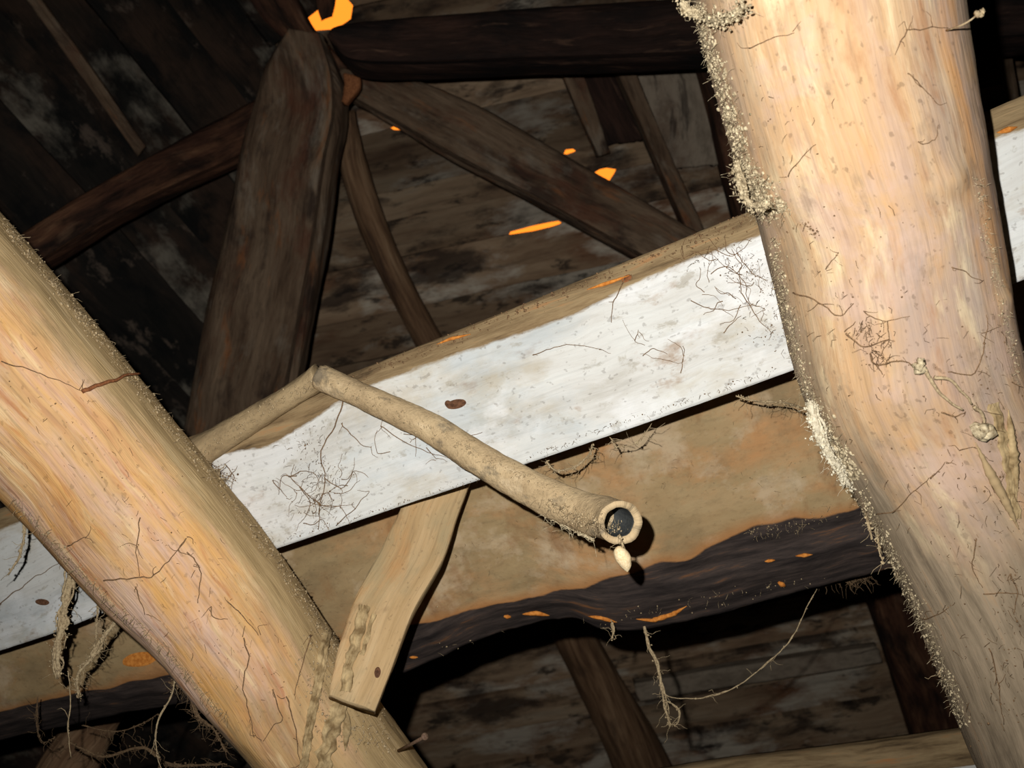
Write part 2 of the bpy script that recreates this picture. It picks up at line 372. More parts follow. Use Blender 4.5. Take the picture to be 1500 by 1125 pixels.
class Plane:
    def __init__(s, o, U, V):
        s.o = Vector(o); s.U = Vector(U).normalized(); V = Vector(V); s.V = (V-s.U*V.dot(s.U)).normalized(); s.n = s.U.cross(s.V)
        if s.n.dot(-s.o) < 0: s.n = -s.n       # towards the camera
    def uv(s, px, py):
        r = C3(px, py, 1); k = s.o.dot(s.n)/r.dot(s.n); q = r*k-s.o; return q.dot(s.U), q.dot(s.V)
    def depth(s, px, py):
        r = C3(px, py, 1); return s.o.dot(s.n)/r.dot(s.n)
    def at(s, u, v, h=0): return M @ (s.o+s.U*u+s.V*v+s.n*h)
PB = Plane(C3(750, 560, 2.95), (1.6, .33, .15), (.23, -1, -.25))
PL = Plane(C3(440, 300, 2.75), (.6, -.8, -.5), (-.8, -.45, .4))

def boards(parent, pl, joints, umin, umax, mat, notches, front=.0, th=.02, du=.02, uend=None):
    """separate boards side by side, every second one behind and lapped by its neighbours"""
    for k in range(len(joints)-1):
        v0, v1 = joints[k], joints[k+1]; odd = k % 2; lap = .018 if odd else 0.0
        um = umax if uend is None else uend((v0+v1)/2)
        h = front-(.024 if odd else 0)+random.uniform(-.002, .002); sd = random.random()*90
        us = []; u = umin
        while u < um: us.append(u); u += (du if abs(u) < 2.2 else .25)
        us.append(um)
        V = []; Fc = []; UV = []
        for u in us:
            a = v0-lap+.004*fb(u*3, sd, 0)+.0015*nz(u*30, sd, 2); b = v1+lap+.004*fb(u*3, sd, 4)+.0015*nz(u*30, sd, 6)
            if not odd: a -= .002; b += .002
            for (jv, uc, hl, up, dn, pw, skew) in notches:
                x = (u-uc)/hl
                if abs(x) < 1:
                    s_ = max(0, (1-abs(x)))**pw*(1+skew*x)*(1+.25*nz(u*60, jv, 1))
                    if abs(jv-v0) < 1e-6: a = v0+dn*s_+.001+(a-v0)*0
                    if abs(jv-v1) < 1e-6: b = v1-up*s_-.001
            bow = .003*nz(u*1.2, sd, 8)
            for (v, hh) in ((a, h+bow), (b, h+bow), (b, h+bow-th), (a, h+bow-th)):
                V.append(pl.at(u, v, hh)); UV.append((u, v+sd))
        for i in range(len(us)-1):
            for j in range(4):
                q = (j+1) % 4; Fc.append((4*i+j, 4*i+q, 4*i+4+q, 4*i+4+j))
        Fc.append((3, 2, 1, 0)); n = 4*(len(us)-1); Fc.append((n, n+1, n+2, n+3))
        mesh('board', V, Fc, mat, parent, UV, None, False)
def empty_structure(name):
    e = bpy.data.objects.new(name, None); COL.objects.link(e); return structure(e)

holes = {'slit': (782, 335), 'big': (882, 254), 'small': (834, 222), 'dot': (582, 186), 'top': (474, 20)}
hv = {k: PB.uv(*p) for k, p in holes.items()}
fixed = sorted([hv[k][1] for k in holes])
js = [-2.9, -2.3, -1.8, -1.45]+fixed+[3.6]
joints = []
for a, b in zip(js, js[1:]):
    joints.append(a)
    if a < -1.3 and b <= -1.3: continue
    if b > 3:
        v = a
        while v < 1.6: v += random.uniform(.12, .19); joints.append(v)
        joints += [2.1, 2.8]
    else:
        k = max(1, round((b-a)/.15))
        for i in range(1, k): joints.append(a+(b-a)*i/k)
joints.append(3.6)
nt_ = [(hv['slit'][1], hv['slit'][0], .080, .005, .007, .35, .3), (hv['big'][1], hv['big'][0], .042, .014, .036, 1.0, .7),
       (hv['small'][1], hv['small'][0], .024, .006, .006, .6, -.4), (hv['dot'][1], hv['dot'][0], .022, .005, .008, .6, 0),
       (hv['top'][1], hv['top'][0], .070, .06, .042, .25, .1)]
# lapped boards: where a hole is, both neighbours are broken back past the lap
nt_ = [(j, u, hl, up, dn, pw, sk) for (j, u, hl, up, dn, pw, sk) in nt_]
cb = empty_structure('ceiling_back')
boards(cb, PB, joints, -4.3, 4.3, m_board, nt_)
cl = empty_structure('ceiling_left')
def uend(v):
    u = -1.5
    while u < 2.4:
        q = PL.o+PL.U*u+PL.V*v; px = 750+q.x/-q.z*F; py = 562.5-q.y/-q.z*F
        if px > (436 if py < 80 else 452)-max(0, py-100)*.12: break
        u += .02
    return u
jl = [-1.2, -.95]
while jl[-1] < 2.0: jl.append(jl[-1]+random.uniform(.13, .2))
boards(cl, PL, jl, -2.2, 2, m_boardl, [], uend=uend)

# ------------------------------------------------------------------ the near timbers
def knotbumps(ks):
    def f(t, a, b, u):
        th = math.atan2(b, a); s = 0
        for (tk, ak, r, h) in ks:
            dd = ((t-tk)/r)**2+((th-ak)/(r*9))**2
            if dd < 9: s += h*math.exp(-dd)
        # shallow axe facets
        return s+.0011*abs(math.sin(th*3.5+3*nz(u*1.5, 1, 2)))
    return f
logr = thing('log_rafter', P(1400, 900, 1.1), 'thick pale round log rafter on the right, its edge crusted with grit', 'log')
stR = [(990, -150, 1378, -220, .93), (1020, 0, 1389, -70, .95), (1045, 100, 1402, 40, .96), (1085, 240, 1420, 170, .98), (1120, 340, 1436, 270, 1.0),
       (1150, 460, 1457, 390, 1.02), (1178, 570, 1475, 490, 1.04), (1225, 675, 1508, 590, 1.06), (1285, 785, 1556, 700, 1.08), (1340, 895, 1600, 800, 1.10),
       (1410, 1060, 1670, 960, 1.13), (1480, 1230, 1740, 1120, 1.17)]
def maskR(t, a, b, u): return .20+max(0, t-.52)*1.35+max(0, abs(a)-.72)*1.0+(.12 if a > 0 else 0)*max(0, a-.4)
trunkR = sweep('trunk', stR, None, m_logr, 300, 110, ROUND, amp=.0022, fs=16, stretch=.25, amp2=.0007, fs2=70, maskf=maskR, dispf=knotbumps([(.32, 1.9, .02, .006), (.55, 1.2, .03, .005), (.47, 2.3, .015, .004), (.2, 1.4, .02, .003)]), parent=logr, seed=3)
logl = thing('log_rafter', P(400, 900, 1.3), 'orange-tan round log rafter slanting down across the left, with bark strip at its foot', 'log')
stL = [(-150, 150, -360, 335, 1.10), (0, 318, -205, 515, 1.14), (70, 398, -120, 600, 1.16), (180, 528, 0, 715, 1.19), (270, 642, 75, 792, 1.22), (340, 728, 150, 876, 1.24),
       (400, 805, 220, 942, 1.26), (470, 908, 290, 1020, 1.28), (560, 1045, 372, 1108, 1.31), (625, 1135, 440, 1196, 1.34), (700, 1250, 520, 1310, 1.37)]
def maskL(t, a, b, u):       # dust lies along the upper flank and thickens towards the foot
    return max(0, (a-.62)*1.5)+max(0, (t-.62))*1.3-.02+.32
trunkL = sweep('trunk', stL, None, m_logl, 300, 110, ROUND, amp=.0022, fs=16, stretch=.25, amp2=.001, fs2=70, maskf=maskL, dispf=knotbumps([(.33, .9, .012, .005), (.6, 1.6, .02, .003), (.75, 2.0, .03, .004)]), parent=logl, seed=11)

plank = thing('whitewashed_plank', P(750, 560, 1.25), 'whitewashed plank running slantwise behind both logs, brown dusty upper edge', 'plank')
def dpl(x): return 1/(.69+.00015*x)
stP = [(-200, 825, -130, 990), (0, 745, 70, 928), (140, 692, 210, 872), (280, 638, 352, 820), (500, 553, 578, 743), (750, 452, 832, 656), (930, 378, 1012, 594), (1110, 304, 1195, 528), (1300, 226, 1390, 452), (1500, 140, 1595, 370), (1700, 55, 1800, 290)]
stP = [s+(dpl((s[0]+s[2])/2),) for s in stP]
PPR = [(-1, 1), (.72, 1), (1, .1), (1, -1), (-1, -1)]
def maskP(t, a, b, u):
    m = .0
    if b > -.99: m = (a-.72)*2.2+.62 + .25*nz(u*5, 3, 1)
    m += max(0, .9-abs(u-.70)*8)*max(0, a+.1)*.9      # bare wood round the pole end
    
    return min(1, max(0, m))
board_P = sweep('board', stP, .018, m_plank, 420, 90, PPR, amp=.0010, fs=20, stretch=.2, amp2=.0005, fs2=80, maskf=maskP, parent=plank, seed=5)

tie = thing('tie_beam', P(900, 800, 1.4), 'massive dusty tan beam with dark broken underside, running below the white plank', 'beam')
stT = [(-240, 960, -150, 1125), (-80, 900, 0, 1082), (150, 830, 230, 1032), (330, 770, 420, 1012), (480, 720, 575, 985), (540, 700, 640, 962), (600, 680, 700, 936), (680, 655, 775, 912), (750, 630, 840, 904), (830, 600, 905, 921), (900, 575, 1000, 906),
       (1030, 530, 1130, 873), (1130, 495, 1240, 846), (1220, 465, 1330, 828), (1400, 400, 1510, 785), (1600, 330, 1710, 735)]
stT = [s+(1/(.62+.00009*s[2])+.05,) for s in stT]
fr = [.25, .25, .25, .26, .27, .24, .19, .18, .19, .25, .30, .31, .31, .31, .31, .31]
TPR = [(-1, .3), (-.7, .8), (-.35, 1), (1, .9), (1, -1), (-.35, -1), (-.8, -.3)]
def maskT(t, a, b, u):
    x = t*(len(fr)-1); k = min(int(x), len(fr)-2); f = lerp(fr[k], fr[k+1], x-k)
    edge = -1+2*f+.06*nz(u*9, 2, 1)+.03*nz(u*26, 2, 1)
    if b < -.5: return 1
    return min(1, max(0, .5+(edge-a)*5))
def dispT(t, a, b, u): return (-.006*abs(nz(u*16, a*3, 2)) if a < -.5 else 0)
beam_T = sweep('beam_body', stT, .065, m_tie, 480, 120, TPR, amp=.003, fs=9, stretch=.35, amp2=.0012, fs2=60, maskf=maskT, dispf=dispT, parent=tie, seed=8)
def splinter(o, poly, wpx, parent, mat=m_splint, name='splinter', lift=.001):
    """a torn sliver lying along a surface"""
    mb = MB(); pts = []; r = []
    pl = dens(poly, 4)
    for i, (x, y) in enumerate(pl):
        p, n = hit(o, x, y)
        if p is None: continue
        pts.append(p+n*lift); r.append(max(.0004, wpx/F*(p-CAMP).length*math.sin(math.pi*(i+.3)/(len(pl)-1+.6))*(1+.4*nz(i*.7, x, 0))))
    if len(pts) > 2: mb.tube(pts, r, 6); return mb.build(name, mat, parent)
for poly, wd in (([(932, 906), (955, 908), (985, 899), (1006, 887)], 4), ([(862, 902), (880, 904), (904, 911)], 3.5), ([(765, 899), (785, 897), (805, 901)], 4), ([(738, 902), (748, 903)], 4),
                 ([(1140, 852), (1150, 858)], 5), ([(1165, 814), (1190, 812)], 3), ([(1120, 822), (1135, 820)], 2.5), ([(600, 962), (612, 962)], 2.5)):
    splinter(beam_T, poly, wd, tie)

brace = sweep('brace_board', [(612, 690, 692, 700, 1.36), (588, 745, 670, 760, 1.34), (556, 810, 648, 825, 1.31), (518, 885, 606, 900, 1.27), (494, 960, 576, 978, 1.235), (482, 1020, 550, 1044, 1.205)],
              .010, m_brace, 120, 48, BOX, amp=.0010, fs=25, amp2=.0005, fs2=90, endj=.002)
tag(brace, 'short tan brace board with one dark knot, end resting on the left log foot', 'board')
def knot(o, px, py, wx, wy, ang, parent, mat=m_knot, h=.0012, name='knot'):
    """a shallow knot disc with a raised rim seated on a surface"""
    V = []; Fc = []; n = 18
    for k, (r, hh) in enumerate(((1.25, -.0006), (1, h), (.7, h*.4), (.35, h))):
        for j in range(n):
            a = 2*math.pi*j/n; x = wx*r*math.cos(a)*(1+.15*nz(j*.9, px, 0)); y = wy*r*math.sin(a)
            p, nn = hit(o, px+x*math.cos(ang)-y*math.sin(ang), py+x*math.sin(ang)+y*math.cos(ang))
            if p is None: return
            V.append(p+nn*hh)
    for k in range(3):
        for j in range(n):
            q = (j+1) % n; Fc.append((k*n+j, k*n+q, (k+1)*n+q, (k+1)*n+j))
    Fc.append(tuple(3*n+j for j in range(n)))
    ob = mesh(name, V, Fc, mat); into(parent, ob); return ob
knot(beam_T, 205, 966, 22, 9, -.15, tie, m_splint, .0015, 'bare_patch')
knot(brace, 553, 985, 4, 7, .1, brace)
knot(board_P, 668, 592, 13, 6, -.2, plank); knot(board_P, 656, 591, 4, 4, 0, plank)
knot(board_P, 62, 882, 9, 4, .1, plank)
knot(board_P, 918, 408, 7, 4, -.6, plank, m_twig)

tube = sweep('hollow_tube', [(478, 535, 462, 570, 1.275), (560, 572, 540, 606, 1.25), (640, 607, 618, 645, 1.23), (720, 655, 696, 697, 1.20), (800, 697, 773, 744, 1.165), (865, 722, 838, 775, 1.135), (908, 732, 878, 788, 1.09), (925, 737, 892, 794, 1.058)],
             None, m_tube, 140, 30, ROUND, amp=.0012, fs=50, stretch=.5, amp2=.0007, fs2=160, endj=.004, hollow=1)
tag(tube, 'dust-coated hollow tube slanting across the white plank, its open dark end facing out', 'tube')
pole = sweep('dusty_pole', [(262, 655, 290, 700, 1.335), (300, 632, 318, 672, 1.33), (370, 592, 385, 628, 1.31), (430, 556, 445, 588, 1.295), (458, 534, 476, 572, 1.285)], None, m_pole, 80, 24, ROUND, amp=.0016, fs=40, amp2=.0008, fs2=130, endj=.008)
tag(pole, 'short dusty grey-tan pole along the upper edge of the white plank beside the left log', 'pole')

# ------------------------------------------------------------------ the timbers further back
def T(name, label, cat_, st, th, mat, **k):
    o = sweep(name, st, th, mat, k.pop('nu', 70), k.pop('nv', 36), k.pop('poly', HEWN), amp=k.pop('amp', .005), fs=k.pop('fs', 8), amp2=k.pop('amp2', .0015), fs2=k.pop('fs2', 40), **k)
    return tag(o, label, cat_)
T('hewn_post', 'wide dark grey-brown hewn post standing behind the left log, rounded at its head', 'post',
  [(425, 55, 478, 62, 2.45), (392, 105, 502, 125, 2.45), (375, 160, 505, 180, 2.46), (355, 230, 492, 245, 2.46), (333, 340, 477, 352, 2.47), (308, 450, 458, 462, 2.48), (288, 560, 438, 570, 2.50), (262, 690, 415, 700, 2.52)], .06, m_dark, nu=140, nv=60)
T('strut', 'red-brown strut slanting from the hewn post towards the left log', 'beam',
  [(395, 140, 420, 205, 2.58), (300, 192, 332, 250, 2.48), (150, 275, 185, 320, 2.3), (40, 345, 75, 388, 2.22), (-90, 425, -60, 470, 2.15)], .04, m_red, amp=.006)
T('collar_beam', 'near-black rounded beam crossing the top of the roof space towards the right log', 'beam',
  [(486, 62, 500, 82, 2.3), (505, 48, 525, 104, 2.3), (600, 36, 610, 109, 2.3), (760, 22, 765, 104, 2.3), (1000, 4, 1005, 97, 2.25), (1200, -10, 1210, 86, 2.2), (1400, -22, 1410, 78, 2.15), (1600, -35, 1610, 66, 2.1)], .06, m_black, nu=140, amp=.009, fs=6)
T('wind_brace', 'long brown brace running down from the post head to the white plank', 'beam',
  [(508, 104, 492, 135, 2.57), (600, 118, 572, 182, 2.55), (700, 158, 664, 236, 2.52), (800, 214, 764, 288, 2.52), (900, 270, 864, 342, 2.52), (1010, 335, 975, 402, 2.52), (1120, 400, 1090, 462, 2.52)], .03, m_dark, nu=110, amp=.006)
def onpb(x, y, o=.06): return PB.depth(x, y)-o
def ST(lst, o=.06): return [s+(onpb((s[0]+s[2])/2, (s[1]+s[3])/2, o),) for s in lst]
T('pole_rafter', 'slim brown pole rafter just right of the hewn post, leaning down to the plank', 'pole',
  ST([(488, 160, 520, 165), (494, 230, 535, 232), (515, 305, 556, 298), (542, 375, 582, 365), (580, 452, 618, 440), (650, 590, 690, 575)], .16), None, m_poleb, poly=ROUND, amp=.004)
T('ridge_board', 'brown board rising above the head of the hewn post, beside the orange gap', 'board',
  [(330, -60, 404, -70, 2.5), (368, 0, 434, -5, 2.53), (400, 40, 460, 44, 2.56), (445, 85, 497, 84, 2.58), (488, 135, 524, 118, 2.6)], .015, m_red, poly=BOX, amp=.003)
T('board', 'pale grey weathered board behind the rafters, beside the crusted right log', 'board', ST([(912, 70, 1040, 60), (935, 150, 1056, 142), (968, 247, 1060, 238)], .035), .012, m_pale, poly=BOX, amp=.003, nu=50)
T('board', 'short black board standing in for the dark gap between two slim rafters, above the triangular hole', 'board', ST([(836, 70, 905, 60), (855, 140, 925, 132), (888, 212, 962, 200)], .035), .012, m_black, poly=BOX, amp=.004, nu=50)  # added board, coloured black to paint the dark of an open gap
T('wedge', 'small red-brown wedge tucked between the post head and the wind brace', 'wedge',
  [(504, 112, 528, 118, 2.42), (506, 128, 526, 132, 2.42), (503, 150, 510, 152, 2.42)], .015, m_twig, poly=BOX, amp=.002, nu=14, nv=16)
T('broken_lath', 'short dark stub of lath hanging into the orange gap at the top', 'lath',
  ST([(460, -50, 496, -60), (463, -10, 493, -15), (466, 14, 491, 8), (471, 28, 487, 22)], .05), .008, m_red, poly=BOX, amp=.001, nu=30, nv=20)
T('rafter', 'narrow rafter edge lit against the black gap left of the pale boards', 'rafter', ST([(886, 60, 912, 58), (903, 110, 928, 108), (943, 200, 964, 196), (982, 290, 1004, 286), (1020, 380, 1044, 375)], .09), .05, m_dark, poly=BOX, amp=.003)
T('rafter', 'dark brown rafter close beside the crusted edge of the right log', 'rafter', ST([(1010, 60, 1050, 55), (1035, 150, 1070, 145), (1055, 240, 1092, 236), (1080, 340, 1120, 336)], .07), .05, m_red, poly=BOX, amp=.003)
T('rafter', 'slim rafter above the triangular orange hole, left of the black gap', 'rafter', ST([(800, 60, 836, 56), (822, 110, 852, 108), (852, 180, 876, 176), (874, 228, 890, 222)], .08), .03, m_dark, poly=BOX, amp=.003)
T('rafter', 'brown rafter pole below the tie beam, left of the hanging web', 'rafter',
  ST([(790, 870, 845, 860), (805, 925, 865, 915), (840, 1000, 905, 988), (878, 1080, 955, 1068), (915, 1170, 1000, 1155)], .14), None, m_poleb, poly=ROUND, amp=.006, nu=90)
T('rafter', 'wide red-brown rafter under the tie beam, beside the right log', 'rafter',
  ST([(1235, 800, 1300, 790), (1262, 860, 1330, 850), (1292, 945, 1362, 932), (1320, 1035, 1398, 1022), (1350, 1130, 1430, 1118)], .12), .05, m_red, poly=HEWN, amp=.006, nu=90)
T('ledge_batten', 'pale horizontal batten low behind the long looping thread', 'batten',
  ST([(930, 998, 938, 1024), (1040, 978, 1048, 1006), (1150, 962, 1158, 990), (1280, 944, 1288, 968)], .06), .025, m_pale, poly=BOX, amp=.003)
T('thin_lath', 'thin pale lath running down the blackened boards at the upper left', 'lath',
  [(5, -55, 24, -62, PL.depth(10, -60)-.03), (22, -25, 40, -32, PL.depth(25, -25)-.03), (108, 95, 125, 86, PL.depth(115, 90)-.03), (200, 226, 213, 214, PL.depth(200, 222)-.03)], .008, m_dark, poly=BOX, amp=.001, nv=20)
lowp = sweep('lower_plank', [(860, 1150, 872, 1230, 1.85), (1050, 1117, 1062, 1205, 1.80), (1230, 1096, 1243, 1188, 1.75), (1420, 1070, 1434, 1168, 1.7), (1650, 1040, 1666, 1142, 1.62)], .02, m_plank, 120, 50, PPR, amp=.0012, amp2=.0006, fs2=80,
             maskf=lambda t, a, b, u: min(1, max(0, .5+(a-.12)*4)))
tag(lowp, 'second whitewashed plank low at the foot of the right log, tan upper half', 'plank')
T('low_log', 'dim brown log end under the tie beam at the lower left, among webs', 'log',
  [(20, 1190, 120, 1215, 1.85), (60, 1110, 140, 1140, 1.9), (105, 1050, 165, 1078, 1.95), (150, 1005, 190, 1028, 2.0)], None, m_poleb, poly=ROUND, amp=.006)
T('thin_pole', 'thin grey pole visible at the upper right between collar beam and plank', 'pole',
  ST([(1452, 30, 1472, 28), (1463, 90, 1482, 88), (1478, 170, 1496, 168), (1490, 240, 1508, 238)], .3), None, m_dark, poly=ROUND, amp=.003, nv=20)

# ------------------------------------------------------------------ bark, twigs, grit and fibres on the timbers
def strip(o, poly, wpx, parent, mat=m_bark, name='bark_strip', h=.006):
    """a raised ragged ribbon of bark lying on a surface"""
    V = []; Fc = []; pl = dens(poly, 4); nw = 11; rows = 0
    sd = random.random()*40
    for i, (x, y) in enumerate(pl):
        j0 = min(i+1, len(pl)-1); j1 = max(0, i-1); dx, dy = pl[j0][0]-pl[j1][0], pl[j0][1]-pl[j1][1]; L = math.hypot(dx, dy) or 1
        ww = wpx*(1+.35*nz(i*.22, sd, 0)+.25*nz(i*.7, sd, 5)); row = []
        cx = x+wpx*.25*nz(i*.3, sd, 9)
        for k in range(nw):
            s = (k/(nw-1)-.5)*2; p, n = hit(o, cx-dy/L*ww*s*.5, y+dx/L*ww*s*.5)
            if p is None: row = None; break
            hh = -.001 if k in (0, nw-1) else h*(.55+.5*nz(k*.9, i*.25, sd)+.35*nz(k*2.1, i*.9, sd))
            row.append(p+n*hh)
        if row is None:
            continue
        V += row; rows += 1
    for i in range(rows-1):
        for k in range(nw-1): Fc.append((i*nw+k, i*nw+k+1, (i+1)*nw+k+1, (i+1)*nw+k))
    if rows > 1: ob = mesh(name, V, Fc, mat); into(parent, ob); return ob
strip(trunkL, [(506, 1000), (497, 1030), (488, 1060), (478, 1100), (470, 1135)], 24, logl, h=.008)
strip(trunkL, [(480, 925), (472, 960), (464, 1010), (456, 1050), (444, 1130)], 13, logl, h=.006)
strip(brace, [(534, 888), (524, 930), (512, 968), (506, 1014)], 17, brace, h=.007)
strip(brace, [(548, 900), (540, 925), (530, 960)], 8, brace, h=.004)
splinter(trunkL, [(505, 1035), (508, 1060), (505, 1100)], 6, logl, m_bark, 'bark_flake')
splinter(trunkR, [(1428, 648), (1448, 690), (1470, 730), (1492, 775)], 6.5, logr, m_brace, 'splinter')
splinter(trunkR, [(1476, 600), (1482, 660), (1490, 720)], 7, logr, m_bark, 'bark_flake')
strip(trunkR, [(1455, 590), (1468, 640), (1478, 690), (1488, 760)], 16, logr, h=.003)

def fib(o, parent, lines, mat=m_fib, name='fibre', r=1.3, lift=1.0):
    for pl in lines:
        rr = r
        if isinstance(pl[0], (int, float)): rr = pl[0]; pl = pl[1:]
        mb = MB(); on_strand(mb, o, list(pl), rr*(.68 if rr < 2.8 else 1), lift)
        if rr < 2.8:
            for _ in range(2):
                x, y = random.choice(pl); a = random.uniform(0, 6.28); L = random.uniform(8, 24); b_ = a+random.gauss(0, .8)
                on_strand(mb, o, [(x, y), (x+L*.5*math.cos(a), y+L*.5*math.sin(a)), (x+L*.5*math.cos(a)+L*.5*math.cos(b_), y+L*.5*math.sin(a)+L*.5*math.sin(b_))], rr*.45, lift)
        if mb.V: mb.build(name, mat, parent)
fib(trunkR, logr, [[(1098, 71), (1130, 58), (1162, 47)], [(1329, 44), (1365, 40), (1388, 42)], [(1329, 44), (1318, 62), (1311, 80)], [(1329, 107), (1350, 127), (1369, 147)], [(1153, 258), (1173, 231), (1195, 213)],
                   [(1347, 207), (1358, 209), (1369, 205)], [1.7, (1162, 429), (1200, 444), (1231, 464), (1249, 444)], [(1267, 455), (1293, 471), (1331, 462)], [2, (1239, 487), (1264, 507), (1303, 496)],
                   [2.2, (1276, 519), (1285, 535), (1314, 528), (1342, 537)], [(1298, 470), (1302, 498), (1290, 520)], [(1388, 544), (1427, 546), (1445, 486), (1445, 462)], [1.8, (1378, 603), (1395, 608), (1413, 603)],
                   [(1285, 752), (1310, 747), (1342, 717), (1362, 700)], [(1362, 700), (1385, 677)], [(1210, 395), (1228, 370)], [(1395, 390), (1440, 412)], [(1405, 660), (1425, 655)], [(1430, 790), (1425, 830), (1440, 860)],
                   [(1480, 840), (1490, 870), (1485, 900)], [(1120, 400), (1135, 440), (1140, 470)], [(1330, 900), (1360, 905), (1390, 890)], [(1440, 870), (1475, 868), (1498, 872)], [(1450, 950), (1462, 1000), (1470, 1060)], [(1110, 290), (1135, 300), (1150, 315)]])
fib(trunkR, logr, [[3.2, (1353, 539), (1371, 571), (1406, 599)], [3.0, (1367, 551), (1392, 560), (1420, 592)], [3.2, (1420, 592), (1433, 605), (1436, 625)]], m_web, 'root_tendril', lift=2.2)
mb = MB(); air_strand(mb, [(1386, 44, .86), (1410, 36, .83), (1436, 20, .82)], 1.6); p0 = P(1435, 20, .82)
for _ in range(6): mb.lump(p0+Vector((random.gauss(0, .0015), 0, random.gauss(0, .0015))), .0025)
mb.build('curled_tendril', m_web, logr)
for (x, y, r_) in ((1435, 630, .0105), (1347, 535, .007)):
    p, n = hit(trunkR, x, y); mb = MB()
    for _ in range(26):
        q = Vector((random.gauss(0, 1), random.gauss(0, 1), random.gauss(0, 1))).normalized(); mb.lump(p+n*r_*.5+q*r_*.55, r_*random.uniform(.3, .6))
    mb.build('cocoon', m_crust, logr)
mb = MB()
crust(mb, trunkR, [(1022, 8), (1048, 95), (1075, 180), (1100, 262), (1122, 320)], 8, 900, .0006, .0026, 380, 14)
crust(mb, trunkR, [(1100, 255), (1120, 290), (1140, 312)], 12, 260, .0008, .0028, 90, 18)
crust(mb, trunkR, [(1200, 620), (1225, 660), (1250, 700)], 9, 420, .001, .0035, 120, 18)
crust(mb, trunkR, [(1135, 350), (1150, 450), (1180, 560), (1205, 612)], 6, 420, .0005, .0018, 260, 12)
crust(mb, trunkR, [(1260, 720), (1320, 840), (1370, 950), (1412, 1060)], 6, 420, .0006, .0022, 320, 16)
crust(mb, trunkR, [(1430, 260), (1462, 430), (1490, 560)], 5, 120, .0004, .0012, 140, 9)
stuff(mb.build('grit_crust', m_crust, logr))
mb = MB()
crust(mb, trunkR, [(1100, 120), (1200, 400), (1300, 560), (1400, 800), (1450, 1050)], 60, 160, .0004, .0011, 150, 16)
crust(mb, trunkR, [(1262, 478), (1285, 500), (1290, 528)], 11, 40, .0005, .0012, 60, 20)
crust(mb, trunkR, [(1180, 326), (1195, 342)], 4, 30, .0005, .0015, 8, 8)
crust(mb, trunkR, [(1440, 480), (1470, 700), (1480, 900), (1460, 1080)], 22, 120, .0005, .0014, 120, 18)
stuff(mb.build('dark_litter', m_fib, logr))
fib(trunkL, logl, [[(204, 757), (201, 800), (204, 843)], [1.6, (151, 849), (204, 845), (227, 842), (272, 789)], [(272, 789), (262, 806), (275, 812)], [1.5, (272, 810), (293, 832), (289, 885)], [1.5, (355, 934), (364, 961), (357, 995), (363, 1040), (372, 1078)],
                   [1.5, (419, 1021), (430, 1059), (440, 1119)], [(0, 530), (60, 548), (118, 572)], [(400, 1010), (412, 1050), (402, 1062), (385, 1085)], [(200, 860), (215, 900)], [(308, 890), (310, 905), (335, 906)], [(100, 800), (128, 787)], [(335, 880), (380, 930)], [(455, 930), (440, 980), (430, 1020)]])
fib(trunkL, logl, [[3.2, (118, 573), (150, 563), (185, 552), (200, 548)]], m_twig, 'twig_stub', lift=1.4)
mb = MB()
crust(mb, trunkL, [(2, 325), (72, 408), (182, 540), (275, 655), (400, 812), (470, 915), (555, 1050)], 6, 900, .0005, .0022, 700, 14)
crust(mb, trunkL, [(20, 728), (130, 850), (230, 940), (330, 1050)], 5, 260, .0005, .0016, 260, 14)
crust(mb, trunkL, [(480, 930), (490, 1060), (560, 1090)], 22, 500, .0006, .002, 160, 12)
stuff(mb.build('grit_crust', m_web, logl))
mb = MB(); crust(mb, trunkL, [(60, 560), (200, 760), (350, 950), (470, 1090)], 40, 90, .0004, .001, 110, 14); stuff(mb.build('dark_litter', m_fib, logl))
n1, nn = hit(trunkL, 585, 1100)
if n1:
    mb = MB(); e = P(622, 1079, 1.22); mb.tube([n1-nn*.004, n1.lerp(e, .5), e], .0022, 8, .9); hd = (e-n1).normalized(); mb.tube([e, e+hd*.0012], .0045, 10, 1)
    tag(mb.build('nail', m_nail), 'bent rusty nail sticking out near the foot of the left log', 'nail')

# white plank: brown root-like tendrils and hair
fib(board_P, plank, [[1.6, (505, 585), (490, 625), (470, 660), (476, 700), (470, 740), (468, 775)], [(476, 700), (500, 715), (520, 690), (540, 700)], [(470, 740), (440, 715), (425, 700), (430, 680)], [(470, 740), (500, 745), (515, 770)], [(425, 700), (450, 690), (470, 705)],
                     [(440, 715), (455, 735), (445, 760)], [1.4, (918, 410), (900, 440), (894, 472)], [(1000, 380), (1040, 365), (1075, 375), (1100, 350)], [(1040, 400), (1065, 392), (1090, 410), (1095, 440), (1120, 455)], [(1085, 430), (1115, 470), (1130, 490)],
                     [(1010, 440), (1060, 455), (1100, 445)], [(930, 500), (935, 485)], [(1000, 360), (1002, 380)], [(625, 655), (640, 672)], [(560, 625), (600, 650), (660, 672)], [(780, 520), (830, 505), (880, 512)], [(0, 885), (45, 850), (90, 822)], [(1080, 370), (1100, 400), (1125, 410)],
                     [(500, 620), (530, 650), (545, 655)], [(400, 705), (420, 730)], [(485, 780), (520, 745), (540, 720)]], m_fib, 'root_tendril', r=1.1)
_r = random.Random(4); L_ = []
for (cx, cy, sx, sy, n_) in ((470, 720, 40, 40, 16), (1070, 410, 40, 45, 18), (320, 690, 14, 18, 6), (600, 640, 60, 20, 5), (1000, 540, 90, 30, 6)):
    for _ in range(n_):
        x, y = _r.gauss(cx, sx*.6), _r.gauss(cy, sy*.6); a = _r.uniform(0, 6.28); q = [(x, y)]
        for k in range(3): a += _r.gauss(0, .7); l_ = _r.uniform(8, 20); q.append((q[-1][0]+l_*math.cos(a), q[-1][1]+l_*math.sin(a)))
        L_.append([_r.uniform(.6, 1.1)]+q)
